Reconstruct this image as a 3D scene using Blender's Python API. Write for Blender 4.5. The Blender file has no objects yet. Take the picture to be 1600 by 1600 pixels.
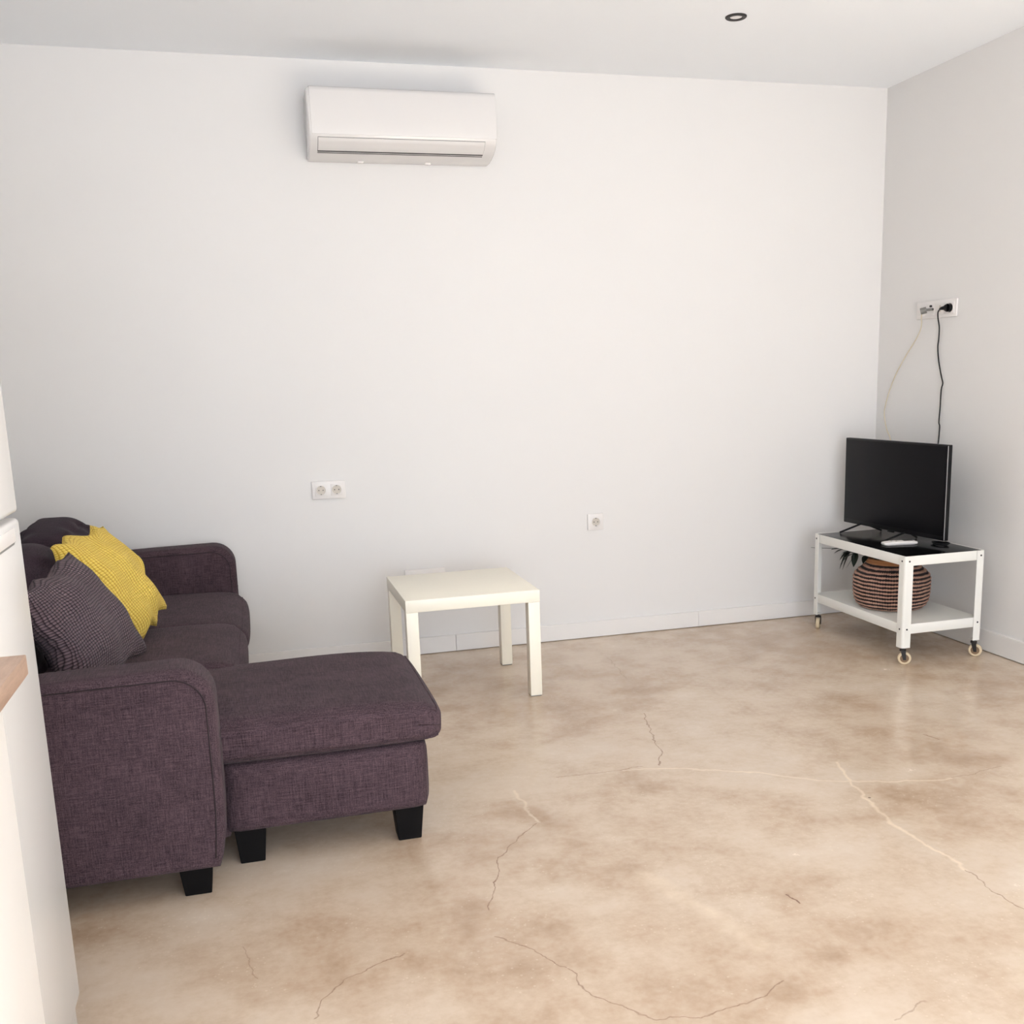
import bpy, bmesh, math, random
from mathutils import Vector, Matrix
random.seed(7)
PI = math.pi
scene = bpy.context.scene
COL = scene.collection

# ------------------------------------------------------------------ camera
CAM = Vector((-3.2171, -4.8054, 1.3051))
yaw, pitch, roll = -0.2704, -0.1988, -0.0302
fw = Vector((-math.sin(yaw)*math.cos(pitch), math.cos(yaw)*math.cos(pitch), math.sin(pitch)))
r0 = Vector((math.cos(yaw), math.sin(yaw), 0)); u0 = r0.cross(fw)
rt = r0*math.cos(roll) + u0*math.sin(roll); up = -r0*math.sin(roll) + u0*math.cos(roll)
cd = bpy.data.cameras.new('camera'); cam = bpy.data.objects.new('camera', cd); COL.objects.link(cam)
M = Matrix((rt, up, -fw)).transposed().to_4x4(); M.translation = CAM
cam.matrix_world = M
cd.sensor_width = 36; cd.lens = 1612.5/1600*36
cd.shift_x = -37.7/1600; cd.shift_y = 111.6/1600
cd.clip_start = 0.02
scene.camera = cam

# ------------------------------------------------------------------ light, exposure
vs = scene.view_settings
vs.view_transform = 'Standard'; vs.look = 'None'; vs.gamma = 1; vs.use_curve_mapping = False
vs.exposure = 0.21
world = bpy.data.worlds.new('world'); scene.world = world; world.use_nodes = True
bg = world.node_tree.nodes['Background']; bg.inputs[0].default_value = (0.86, 0.93, 1, 1); bg.inputs[1].default_value = 1.0

def area(name, loc, rot, sx, sy, power, color):
    l = bpy.data.lights.new(name, 'AREA'); l.shape = 'RECTANGLE'; l.size = sx; l.size_y = sy
    l.energy = power; l.color = color
    o = bpy.data.objects.new(name, l); COL.objects.link(o); o.location = loc; o.rotation_euler = rot
    return o
# daylight entering through the glazed doors in the wall behind the camera, and a side window
area('door_daylight', (-2.75, -7.38, 1.15), (PI/2, 0, 0), 2.7, 2.2, 130, (0.82, 0.89, 1.0))
area('side_door_daylight', (0.06, -4.4, 1.15), (PI/2, 0, PI/2), 1.7, 2.1, 4, (0.82, 0.89, 1.0))
# sun coming through the side door opening and landing on the floor beside the camera
sl = bpy.data.lights.new('sun', 'SUN'); sl.energy = 62; sl.angle = 0.01; sl.color = (0.75, 0.87, 1.0)
sun = bpy.data.objects.new('sun', sl); COL.objects.link(sun)
sun.rotation_euler = Vector((-1, 0.06, -0.90)).to_track_quat('-Z', 'Y').to_euler()

# ------------------------------------------------------------------ helpers: materials
def lin(c):
    return tuple(((v/255)/12.92 if v/255 <= 0.04045 else ((v/255+0.055)/1.055)**2.4) for v in c) + (1,)

class NT:
    def __init__(s, name):
        s.m = bpy.data.materials.new(name); s.m.use_nodes = True
        s.t = s.m.node_tree; s.b = s.t.nodes['Principled BSDF']
    def n(s, typ, **kw):
        nd = s.t.nodes.new(typ)
        for k, v in kw.items():
            if k.startswith('i_'):
                nd.inputs[int(k[2:])].default_value = v
            else: setattr(nd, k, v)
        return nd
    def l(s, a, b): s.t.links.new(a, b)
    def math(s, op, a, b=None, c=None):
        nd = s.n('ShaderNodeMath', operation=op)
        for i, v in enumerate((a, b, c)):
            if v is None: continue
            if hasattr(v, 'links'): s.l(v, nd.inputs[i])
            else: nd.inputs[i].default_value = v
        return nd.outputs[0]
    def coord(s, which='Object', scale=(1, 1, 1)):
        t = s.n('ShaderNodeTexCoord'); mp = s.n('ShaderNodeMapping'); s.l(t.outputs[which], mp.inputs[0])
        mp.inputs['Scale'].default_value = scale
        return mp.outputs[0]
    def noise(s, vec, scale, detail=4, rough=0.5):
        nd = s.n('ShaderNodeTexNoise'); s.l(vec, nd.inputs['Vector'])
        nd.inputs['Scale'].default_value = scale; nd.inputs['Detail'].default_value = detail
        nd.inputs['Roughness'].default_value = rough
        return nd.outputs[0]
    def ramp(s, fac, stops):
        nd = s.n('ShaderNodeValToRGB'); s.l(fac, nd.inputs[0]); e = nd.color_ramp.elements
        while len(e) < len(stops): e.new(0.5)
        for k, (p, c) in zip(e, stops): k.position = p; k.color = c
        return nd.outputs[0]
    def mix(s, fac, a, b, mode='MIX'):
        nd = s.n('ShaderNodeMix', data_type='RGBA', blend_type=mode)
        for idx, v in ((0, fac), (6, a), (7, b)):
            if hasattr(v, 'links'): s.l(v, nd.inputs[idx])
            else: nd.inputs[idx].default_value = v
        return nd.outputs[2]
    def set(s, **kw):
        mp = dict(col='Base Color', rough='Roughness', metal='Metallic', coat='Coat Weight', spec='Specular IOR Level', sheen='Sheen Weight')
        for k, v in kw.items():
            i = s.b.inputs[mp[k]]
            if hasattr(v, 'links'): s.l(v, i)
            else: i.default_value = v
    def bump(s, h, strength=0.3, dist=0.002):
        nd = s.n('ShaderNodeBump'); nd.inputs['Strength'].default_value = strength; nd.inputs['Distance'].default_value = dist
        s.l(h, nd.inputs['Height']); s.l(nd.outputs[0], s.b.inputs['Normal'])

def plain(name, rgb, rough=0.5, var=0.03, scale=30, bump=0.0, **kw):
    t = NT(name); c = lin(rgb)
    n = t.noise(t.coord(), scale, 3)
    d = tuple(v*(1-var) for v in c[:3]) + (1,)
    t.set(col=t.mix(n, d, c), rough=rough, **kw)
    if bump: t.bump(t.noise(t.coord(), scale*6, 3), bump, 0.001)
    return t.m

MAT = {}
MAT['wall'] = plain('wall_paint', (230, 227, 224), 0.75, 0.015, 3, 0.05)
MAT['ceil'] = plain('ceiling_paint', (246, 248, 251), 0.8, 0.01, 3)
MAT['base'] = plain('baseboard_paint', (234, 230, 226), 0.45, 0.01)
MAT['plastic'] = plain('white_plastic', (234, 229, 225), 0.35, 0.01)
MAT['acgloss'] = plain('air_conditioner_gloss', (227, 223, 220), 0.16, 0.005, coat=0.3)
MAT['acdark'] = plain('dark_gap', (45, 42, 42), 0.6, 0.1)
MAT['cream'] = plain('cream_lacquer', (248, 241, 224), 0.38, 0.02)
MAT['cart'] = plain('white_powder_coat', (238, 236, 229), 0.35, 0.015)
MAT['blackglass'] = plain('black_glass', (8, 7, 8), 0.2, 0.2, 8, spec=0.12)
MAT['blackplastic'] = plain('black_plastic', (16, 15, 17), 0.4, 0.2, spec=0.25)
MAT['screen'] = plain('screen_glass', (15, 13, 16), 0.3, 0.1, spec=0.12)
MAT['silver'] = plain('silver_edge', (190, 190, 192), 0.3, 0.05, metal=0.8)
MAT['legblack'] = plain('black_stained_wood', (12, 10, 11), 0.55, 0.3, 40, spec=0.15)
MAT['steel'] = plain('steel', (150, 146, 140), 0.32, 0.15, metal=0.9)
MAT['darksteel'] = plain('dark_steel', (52, 48, 46), 0.4, 0.2, metal=0.6)
MAT['rubber'] = plain('beige_rubber', (224, 204, 170), 0.55, 0.1)
MAT['hubtan'] = plain('tan_wheel_core', (140, 112, 84), 0.55, 0.2)
MAT['leaf'] = plain('leaf_green', (26, 42, 28), 0.45, 0.4, 60)
MAT['leafpale'] = plain('leaf_pale', (190, 205, 200), 0.4, 0.2, 60)
MAT['fridge'] = plain('fridge_enamel', (228, 225, 221), 0.22, 0.008)
MAT['cab'] = plain('cabinet_laminate', (234, 229, 223), 0.4, 0.01)
MAT['grey'] = plain('grey_plastic', (120, 118, 114), 0.4, 0.1)
MAT['creamcable'] = plain('cream_cable', (222, 208, 178), 0.5, 0.03)
MAT['socketin'] = plain('socket_recess', (205, 196, 184), 0.5, 0.03)
MAT['frost'] = plain('frosted_lens', (240, 238, 238), 0.4, 0.01)
MAT['piping'] = plain('dark_thread', (42, 28, 32), 0.8, 0.3, 200)

def fabric(name, dark, light, seed=0.0):
    t = NT(name)
    tc = t.n('ShaderNodeTexCoord')
    def st(sc):
        mp = t.n('ShaderNodeMapping'); t.l(tc.outputs['Object'], mp.inputs[0]); mp.inputs['Scale'].default_value = sc
        mp.inputs['Location'].default_value = (seed, seed*2, seed*3)
        return t.noise(mp.outputs[0], 1.0, 3, 0.6)
    a, b, c = st((22, 430, 430)), st((430, 22, 430)), st((430, 430, 22))
    s = t.math('ADD', t.math('ADD', a, b), c)
    s = t.math('DIVIDE', s, 3.0)
    big = t.noise(tc.outputs['Object'], 9, 3)
    s = t.math('ADD', s, t.math('MULTIPLY', t.math('SUBTRACT', big, 0.5), 0.12))
    col = t.ramp(s, [(0.38, lin(dark)), (0.62, lin(light))])
    t.set(col=col, rough=0.92, spec=0.15, sheen=0.04)
    t.bump(s, 0.5, 0.002)
    return t.m
MAT['sofa'] = fabric('sofa_weave', (38, 29, 33), (93, 74, 80))
MAT['backp_shaded'] = fabric('sofa_weave_shaded', (32, 24, 30), (68, 54, 63), 3.0)  # darker copy of the sofa weave: shade at the backrest put into the colour

def knit(name, c0, c1, nu, nv, grid):
    t = NT(name)
    uv = t.n('ShaderNodeTexCoord').outputs['UV']
    sp = t.n('ShaderNodeSeparateXYZ')
    wob = t.n('ShaderNodeTexNoise'); wob.inputs['Scale'].default_value = 9; t.l(uv, wob.inputs['Vector'])
    mx = t.n('ShaderNodeVectorMath', operation='SCALE'); t.l(wob.outputs['Color'], mx.inputs[0]); mx.inputs['Scale'].default_value = 0.03
    ad = t.n('ShaderNodeVectorMath', operation='ADD'); t.l(uv, ad.inputs[0]); t.l(mx.outputs[0], ad.inputs[1])
    t.l(ad.outputs[0], sp.inputs[0])
    su = t.math('ABSOLUTE', t.math('SINE', t.math('MULTIPLY', sp.outputs[0], PI*nu)))
    sv = t.math('ABSOLUTE', t.math('SINE', t.math('MULTIPLY', sp.outputs[1], PI*nv)))
    h = t.math('MULTIPLY', t.math('POWER', su, 0.7), t.math('POWER', sv, grid))
    fine = t.noise(uv, 220, 2)
    h2 = t.math('ADD', t.math('MULTIPLY', h, 0.85), t.math('MULTIPLY', fine, 0.25))
    t.set(col=t.ramp(h2, [(0.12, lin(c0)), (0.75, lin(c1))]), rough=0.92, spec=0.15, sheen=0.1)
    t.bump(h2, 0.9, 0.006)
    return t.m
MAT['yellow'] = knit('yellow_corduroy_knit', (208, 158, 38), (255, 224, 110), 30, 46, 0.45)
MAT['greyknit'] = knit('grey_waffle_knit', (26, 19, 24), (118, 98, 104), 44, 44, 0.8)

def wood():
    t = NT('worktop_wood')
    v = t.coord('Object', (6, 1, 6))
    g = t.noise(v, 9, 6, 0.65)
    t.set(col=t.ramp(g, [(0.3, lin((150, 122, 102))), (0.7, lin((190, 160, 138)))]), rough=0.45)
    t.bump(g, 0.1, 0.001)
    return t.m
MAT['wood'] = wood()

def basket_mat():
    t = NT('woven_seagrass')
    o = t.coord('Object'); sp = t.n('ShaderNodeSeparateXYZ'); t.l(o, sp.inputs[0])
    ang = t.math('ARCTAN2', sp.outputs[1], sp.outputs[0])
    w = t.noise(o, 14, 2)
    z = t.math('ADD', sp.outputs[2], t.math('MULTIPLY', t.math('SUBTRACT', w, 0.5), 0.010))
    s = t.math('SINE', t.math('MULTIPLY', z, 2*PI/0.0175))
    stitch = t.math('MULTIPLY', t.math('SINE', t.math('MULTIPLY', ang, 90)), 0.18)
    br = t.math('MULTIPLY', t.math('SUBTRACT', t.noise(o, 60, 2), 0.5), 0.9)
    f = t.math('ADD', t.math('ADD', t.math('MULTIPLY', s, 0.5), 0.5), t.math('ADD', stitch, br))
    t.set(col=t.ramp(f, [(0.49, lin((28, 15, 15))), (0.71, lin((182, 142, 122)))]), rough=0.8)
    t.bump(t.math('ADD', s, stitch), 0.6, 0.004)
    return t.m
MAT['basket'] = basket_mat()
MAT['rim'] = plain('tan_rattan_rim', (176, 120, 76), 0.7, 0.4, 120, 0.5)

# ---- polished concrete floor: mottling, stains, filled seams and hairline cracks
CRACKS = [  # (points, half width, strength)
 ([(-1.8,-1.212),(-1.85,-1.393),(-1.899,-1.614),(-1.945,-1.724)], .0035, .75),
 ([(-2.311,-1.71),(-2.085,-1.718),(-2.01,-1.724)], .003, .6),
 ([(-1.121,-2.159),(-0.912,-2.121)], .003, .6),
 ([(-1.479,-2.686),(-1.498,-2.792),(-1.491,-2.862),(-1.483,-2.901)], .003, .7),
 ([(-2.467,-2.04),(-2.54,-2.105),(-2.632,-2.217),(-2.654,-2.309),(-2.721,-2.487)], .003, .8),
 ([(-2.744,-2.604),(-2.664,-2.697),(-2.637,-2.754),(-2.598,-2.82),(-2.61,-2.867),(-2.574,-2.941),(-2.508,-3.022),(-2.396,-3.059),(-2.277,-3.034),(-2.18,-2.997)], .0028, .75),
 ([(-2.957,-2.617),(-3.082,-2.674),(-3.144,-2.734),(-3.177,-2.809)], .0025, .7),
 ([(-3.311,-2.459),(-3.293,-2.615)], .0025, .4),
 ([(-1.662,-0.4),(-1.695,-0.76)], .004, .35),
 ([(-2.033,-3.186),(-1.944,-3.157)], .003, .5),
 ([(-1.988,-2.652),(-1.978,-2.698)], .0035, 1.4),
 ([(-0.952,-1.78),(-0.93,-1.84)], .004, 1.2)]
SEAMS = [
 ([(-2.088,-1.724),(-1.904,-1.781),(-1.674,-1.902),(-1.586,-1.98),(-1.456,-2.069),(-1.194,-2.149),(-1.127,-2.167)], .008, .7),
 ([(-1.385,-1.912),(-1.435,-2.077),(-1.47,-2.23),(-1.497,-2.397),(-1.485,-2.561),(-1.479,-2.686)], .010, .8),
 ([(-2.476,-1.778),(-2.467,-2.04)], .008, .6),
 ([(-2.286,-2.447),(-2.268,-2.526),(-2.2,-2.701),(-2.171,-2.848)], .045, .45)]
BLOBS = [(-2.65,-2.78,.22,.8), (-2.40,-2.96,.25,.7), (-2.15,-2.93,.13,1.0), (-1.7,-2.93,.10,.35), (-1.69,-.93,.10,.9),
 (-1.01,-1.95,.25,.55), (-1.33,-2.33,.22,.55), (-2.49,-1.93,.08,.9), (-2.45,-2.40,.13,.6), (-2.78,-2.55,.16,.6), (-2.0,-2.7,.12,.3),
 (-3.15,-2.55,.3,.4), (-2.1,-1.1,.35,.45), (-1.75,-2.15,.2,.35), (-2.35,-.75,.5,.55), (-.75,-.55,.5,.35), (-2.75,-2.3,.2,.35)]
def seg_group():
    g = bpy.data.node_groups.new('segment_distance', 'ShaderNodeTree')
    for n, ty, io in (('P','NodeSocketVector','INPUT'),('A','NodeSocketVector','INPUT'),('B','NodeSocketVector','INPUT'),('D','NodeSocketFloat','OUTPUT')):
        g.interface.new_socket(n, in_out=io, socket_type=ty)
    gi = g.nodes.new('NodeGroupInput'); go = g.nodes.new('NodeGroupOutput')
    def vm(op, a, b=None):
        nd = g.nodes.new('ShaderNodeVectorMath'); nd.operation = op
        g.links.new(a, nd.inputs[0])
        if b is not None: g.links.new(b, nd.inputs[3 if op == 'SCALE' else 1])
        return nd.outputs['Value'] if op in ('DOT_PRODUCT', 'LENGTH') else nd.outputs['Vector']
    pa = vm('SUBTRACT', gi.outputs[0], gi.outputs[1]); ba = vm('SUBTRACT', gi.outputs[2], gi.outputs[1])
    dv = g.nodes.new('ShaderNodeMath'); dv.operation = 'DIVIDE'; dv.use_clamp = True
    g.links.new(vm('DOT_PRODUCT', pa, ba), dv.inputs[0]); g.links.new(vm('DOT_PRODUCT', ba, ba), dv.inputs[1])
    d = vm('LENGTH', vm('SUBTRACT', pa, vm('SCALE', ba, dv.outputs[0])))
    g.links.new(d, go.inputs[0])
    return g
def floor_mat():
    t = NT('polished_concrete'); G = seg_group()
    o = t.coord('Object')
    wob = t.n('ShaderNodeTexNoise'); wob.inputs['Scale'].default_value = 14; wob.inputs['Detail'].default_value = 4; t.l(o, wob.inputs['Vector'])
    c = t.n('ShaderNodeVectorMath', operation='SUBTRACT'); t.l(wob.outputs['Color'], c.inputs[0]); c.inputs[1].default_value = (.5, .5, .5)
    sc = t.n('ShaderNodeVectorMath', operation='MULTIPLY'); t.l(c.outputs[0], sc.inputs[0]); sc.inputs[1].default_value = (.05, .05, 0)
    ad = t.n('ShaderNodeVectorMath', operation='ADD'); t.l(o, ad.inputs[0]); t.l(sc.outputs[0], ad.inputs[1]); P = ad.outputs[0]
    def lines(items):
        tot = None
        for pts, w, s in items:
            dmin = None
            for a, b in zip(pts[:-1], pts[1:]):
                nd = t.n('ShaderNodeGroup', node_tree=G); t.l(P, nd.inputs[0])
                nd.inputs[1].default_value = (*a, 0); nd.inputs[2].default_value = (*b, 0)
                dmin = nd.outputs[0] if dmin is None else t.math('MINIMUM', dmin, nd.outputs[0])
            mr = t.n('ShaderNodeMapRange', interpolation_type='SMOOTHSTEP'); t.l(dmin, mr.inputs[0])
            mr.inputs[1].default_value = 0; mr.inputs[2].default_value = w; mr.inputs[3].default_value = s; mr.inputs[4].default_value = 0
            tot = mr.outputs[0] if tot is None else t.math('MAXIMUM', tot, mr.outputs[0])
        return tot
    cr, se = lines(CRACKS), lines(SEAMS)
    bl = None
    w2 = t.n('ShaderNodeTexNoise'); w2.inputs['Scale'].default_value = 4; w2.inputs['Detail'].default_value = 5; t.l(o, w2.inputs['Vector'])
    c2 = t.n('ShaderNodeVectorMath', operation='SUBTRACT'); t.l(w2.outputs['Color'], c2.inputs[0]); c2.inputs[1].default_value = (.5, .5, .5)
    s2 = t.n('ShaderNodeVectorMath', operation='MULTIPLY'); t.l(c2.outputs[0], s2.inputs[0]); s2.inputs[1].default_value = (.5, .5, 0)
    a2 = t.n('ShaderNodeVectorMath', operation='ADD'); t.l(o, a2.inputs[0]); t.l(s2.outputs[0], a2.inputs[1])
    for x, y, r, s in BLOBS:
        nd = t.n('ShaderNodeVectorMath', operation='DISTANCE'); t.l(a2.outputs[0], nd.inputs[0]); nd.inputs[1].default_value = (x, y, 0)
        mr = t.n('ShaderNodeMapRange', interpolation_type='SMOOTHSTEP'); t.l(nd.outputs['Value'], mr.inputs[0])
        mr.inputs[1].default_value = 0; mr.inputs[2].default_value = r*1.6; mr.inputs[3].default_value = s; mr.inputs[4].default_value = 0
        bl = mr.outputs[0] if bl is None else t.math('MAXIMUM', bl, mr.outputs[0])
    n1 = t.noise(o, 1.6, 6, 0.6); n2 = t.noise(o, 5.5, 7, 0.6); n3 = t.noise(o, 45, 4, 0.6); n4 = t.noise(o, 190, 2, 0.5)
    m = t.math('ADD', t.math('MULTIPLY', n1, 0.5), t.math('MULTIPLY', n2, 0.5))
    m = t.math('SUBTRACT', m, t.math('MULTIPLY', bl, 0.16))
    m = t.math('ADD', m, t.math('MULTIPLY', t.math('SUBTRACT', n3, 0.5), 0.17))
    col = t.ramp(m, [(0.26, lin(FL[0])), (0.40, lin(FL[1])), (0.52, lin(FL[2])), (0.68, lin(FL[3]))])
    # pale aggregate specks
    vo = t.n('ShaderNodeTexVoronoi'); vo.inputs['Scale'].default_value = 55; t.l(o, vo.inputs['Vector'])
    spk = t.math('MULTIPLY', t.math('LESS_THAN', vo.outputs['Distance'], 0.16), t.math('GREATER_THAN', t.noise(o, 5, 3), 0.54))
    col = t.mix(t.math('MULTIPLY', spk, 0.17), col, lin((246, 232, 208)))
    dk = t.n('ShaderNodeTexVoronoi'); dk.inputs['Scale'].default_value = 3.2; t.l(o, dk.inputs['Vector'])
    col = t.mix(t.math('MULTIPLY', t.math('LESS_THAN', dk.outputs['Distance'], 0.016), 0.7), col, lin((90, 66, 56)))
    col = t.mix(t.math('MULTIPLY', se, t.math('MULTIPLY', t.math('ADD', n2, 0.05), 1.15)), col, lin((244, 226, 200)))
    crk = t.math('MULTIPLY', cr, t.math('MULTIPLY', n3, 1.6))
    col = t.mix(t.math('MINIMUM', crk, 0.85), col, lin((120, 84, 66)))
    rg = t.math('ADD', t.math('MULTIPLY', t.math('SUBTRACT', n2, 0.5), 0.25), 0.20)
    t.set(col=col, rough=t.math('ADD', rg, t.math('MULTIPLY', n4, 0.04)), spec=0.5)
    t.bump(t.math('ADD', t.math('MULTIPLY', n2, 1.0), t.math('MULTIPLY', n3, 0.12)), 0.05, 0.003)
    return t.m
FL = [(172, 144, 118), (194, 170, 146), (210, 190, 168), (220, 204, 186)]
MAT['floor'] = floor_mat()

# ------------------------------------------------------------------ helpers: objects
def link(name, me, parent=None, smooth=False):
    o = bpy.data.objects.new(name, me); COL.objects.link(o)
    if parent is not None: o.parent = parent
    if smooth:
        for p in me.polygons: p.use_smooth = True
    return o
def from_bm(name, bm, mat, parent=None, smooth=False, auto=None):
    me = bpy.data.meshes.new(name); bmesh.ops.recalc_face_normals(bm, faces=bm.faces[:]); bm.to_mesh(me); bm.free()
    for m in (mat if isinstance(mat, list) else [mat]): me.materials.append(m)
    o = link(name, me, parent, smooth or auto is not None)
    if auto is not None: me.set_sharp_from_angle(angle=math.radians(auto))
    return o
def tag(o, label=None, cat=None, group=None, kind=None):
    if label: o['label'] = label
    if cat: o['category'] = cat
    if group: o['group'] = group
    if kind: o['kind'] = kind
    return o
def empty(name, loc, label, cat, rz=0, group=None):
    o = bpy.data.objects.new(name, None); COL.objects.link(o); o.location = loc; o.rotation_euler = (0, 0, rz)
    o.empty_display_size = 0.1
    return tag(o, label, cat, group)
def add_box(bm, lo, hi, bev=0.0, seg=2, mi=0, mat=None):
    b = bmesh.new(); bmesh.ops.create_cube(b, size=1)
    for v in b.verts:
        v.co = Vector([(lo[i]+hi[i])/2 + v.co[i]*(hi[i]-lo[i]) for i in range(3)])
    if bev: bmesh.ops.bevel(b, geom=b.edges[:], offset=bev, segments=seg, affect='EDGES', profile=0.5)
    if mat is not None: bmesh.ops.transform(b, matrix=mat, verts=b.verts[:])
    merge(bm, b, mi)
def merge(bm, b, mi=0):
    off = len(bm.verts); vs_ = [bm.verts.new(v.co) for v in b.verts]; b.verts.index_update()
    for f in b.faces:
        try: nf = bm.faces.new([vs_[v.index] for v in f.verts]); nf.material_index = mi
        except ValueError: pass
    b.free()
def box(name, lo, hi, mat, parent=None, bev=0.0, seg=2):
    bm = bmesh.new(); add_box(bm, lo, hi, bev, seg)
    return from_bm(name, bm, mat, parent, auto=40 if bev else None)
def add_cyl(bm, a, b, r, n=20, r2=None, mi=0):
    a, b = Vector(a), Vector(b); d = (b-a); q = d.to_track_quat('Z', 'Y').to_matrix().to_4x4(); q.translation = (a+b)/2
    t = bmesh.new(); bmesh.ops.create_cone(t, cap_ends=True, segments=n, radius1=r, radius2=r if r2 is None else r2, depth=d.length)
    bmesh.ops.transform(t, matrix=q, verts=t.verts[:]); merge(bm, t, mi)
def add_lathe(bm, prof, n=32, M=None, close=False, mi=0):
    rings = []
    for r, z in prof:
        rings.append([bm.verts.new((r*math.cos(2*PI*k/n), r*math.sin(2*PI*k/n), z)) if r > 1e-6 else None for k in range(n)])
        if r <= 1e-6:
            v = bm.verts.new((0, 0, z)); rings[-1] = [v]*n
    if M is not None:
        for v in {v for rg in rings for v in rg}: v.co = M @ v.co
    pairs = list(zip(rings[:-1], rings[1:])) + ([(rings[-1], rings[0])] if close else [])
    for A, B in pairs:
        for k in range(n):
            vs_ = []
            for v in (A[k], A[(k+1) % n], B[(k+1) % n], B[k]):
                if v not in vs_: vs_.append(v)
            if len(vs_) > 2:
                f = bm.faces.new(vs_); f.material_index = mi
def smooth_pts(pts, k=6):
    P = [Vector(p) for p in pts]; out = []
    for i in range(len(P)-1):
        p0, p1, p2, p3 = P[max(i-1, 0)], P[i], P[i+1], P[min(i+2, len(P)-1)]
        for j in range(k):
            t = j/k
            out.append(0.5*((2*p1)+(p2-p0)*t+(2*p0-5*p1+4*p2-p3)*t*t+(3*p1-p0-3*p2+p3)*t**3))
    out.append(P[-1]); return out
def add_tube(bm, pts, r, n=8, taper=None):
    P = [Vector(p) for p in pts]; rings = []; prev = None
    for i, p in enumerate(P):
        d = (P[min(i+1, len(P)-1)] - P[max(i-1, 0)]).normalized()
        if prev is None:
            s = d.orthogonal().normalized()
        else:
            s = (prev - d*prev.dot(d)).normalized()
        prev = s; t = d.cross(s)
        rr = r if taper is None else r*taper(i/(len(P)-1))
        rings.append([bm.verts.new(p + (s*math.cos(2*PI*k/n)+t*math.sin(2*PI*k/n))*rr) for k in range(n)])
    for A, B in zip(rings[:-1], rings[1:]):
        for k in range(n): bm.faces.new((A[k], A[(k+1) % n], B[(k+1) % n], B[k]))
    bm.faces.new(rings[0][::-1]); bm.faces.new(rings[-1])
def add_prism(bm, poly, axis, a, b, bev=0.0, seg=3, mi=0):
    """poly: list of 2-D points; axis 0 -> (y,z), 1 -> (x,z), 2 -> (x,y), extruded from a to b"""
    def P(p, t):
        return {0: (t, p[0], p[1]), 1: (p[0], t, p[1]), 2: (p[0], p[1], t)}[axis]
    t = bmesh.new()
    A = [t.verts.new(P(p, a)) for p in poly]; B = [t.verts.new(P(p, b)) for p in poly]; n = len(poly)
    fa = t.faces.new(A); fb = t.faces.new(B[::-1])
    for k in range(n): t.faces.new((A[k], B[k], B[(k+1) % n], A[(k+1) % n]))
    bmesh.ops.recalc_face_normals(t, faces=t.faces[:])
    if bev:
        es = list({e for f in (fa, fb) for e in f.edges})
        bmesh.ops.bevel(t, geom=es, offset=bev, segments=seg, affect='EDGES', profile=0.5)
    merge(bm, t, mi)
def arc(cx, cz, r, a0, a1, n=8):
    return [(cx+r*math.cos(math.radians(a0+(a1-a0)*i/n)), cz+r*math.sin(math.radians(a0+(a1-a0)*i/n))) for i in range(n+1)]
def sb_map(lo, hi, r, puff=(0, 0, 0), wob=0.0, seed=0, fn=None):
    c = Vector([(lo[i]+hi[i])/2 for i in range(3)]); h = [(hi[i]-lo[i])/2 for i in range(3)]
    rnd = random.Random(seed); ph = [rnd.uniform(0, 6) for _ in range(9)]
    def f(u):
        p = Vector([u[i]*h[i] for i in range(3)])
        q = Vector([max(-h[i]+r, min(h[i]-r, p[i])) for i in range(3)])
        d = p - q
        if d.length > 1e-9: p = q + d.normalized()*r
        for i in range(3):
            j, k = (i+1) % 3, (i+2) % 3
            p[i] += puff[i]*(1-u[j]**4)*(1-u[k]**4)*u[i]
        if wob:
            p += Vector((math.sin(7*p.y+ph[0])*math.cos(9*p.z+ph[1]), math.sin(8*p.x+ph[2])*math.cos(6*p.z+ph[3]),
                         math.sin(9*p.x+ph[4])*math.cos(7*p.y+ph[5])))*wob
        if fn: p = fn(p, u)
        return p + c
    return f
def soft_box(lo, hi, r, n=14, **kw):
    """rounded cushion: gridded box with corner radius r and convex faces"""
    t = bmesh.new(); bmesh.ops.create_cube(t, size=2)
    bmesh.ops.subdivide_edges(t, edges=t.edges[:], cuts=n, use_grid_fill=True)
    f = sb_map(lo, hi, r, **kw)
    for v in t.verts: v.co = f(v.co.copy())
    return t
def edge_piping(bm, lo, hi, r, rad, path, **kw):
    """cord sewn along the cushion's own edges; path lists unit-cube corners"""
    f = sb_map(lo, hi, r, **kw); pts = []
    for a, b in zip(path[:-1], path[1:]):
        a, b = Vector(a), Vector(b)
        for k in range(40): pts.append(f(a.lerp(b, k/40)))
    pts.append(f(Vector(path[-1]))); keep = [pts[0]]
    for p in pts[1:]:
        if (p-keep[-1]).length > .006: keep.append(p)
    add_tube(bm, keep, rad, 6)

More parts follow.
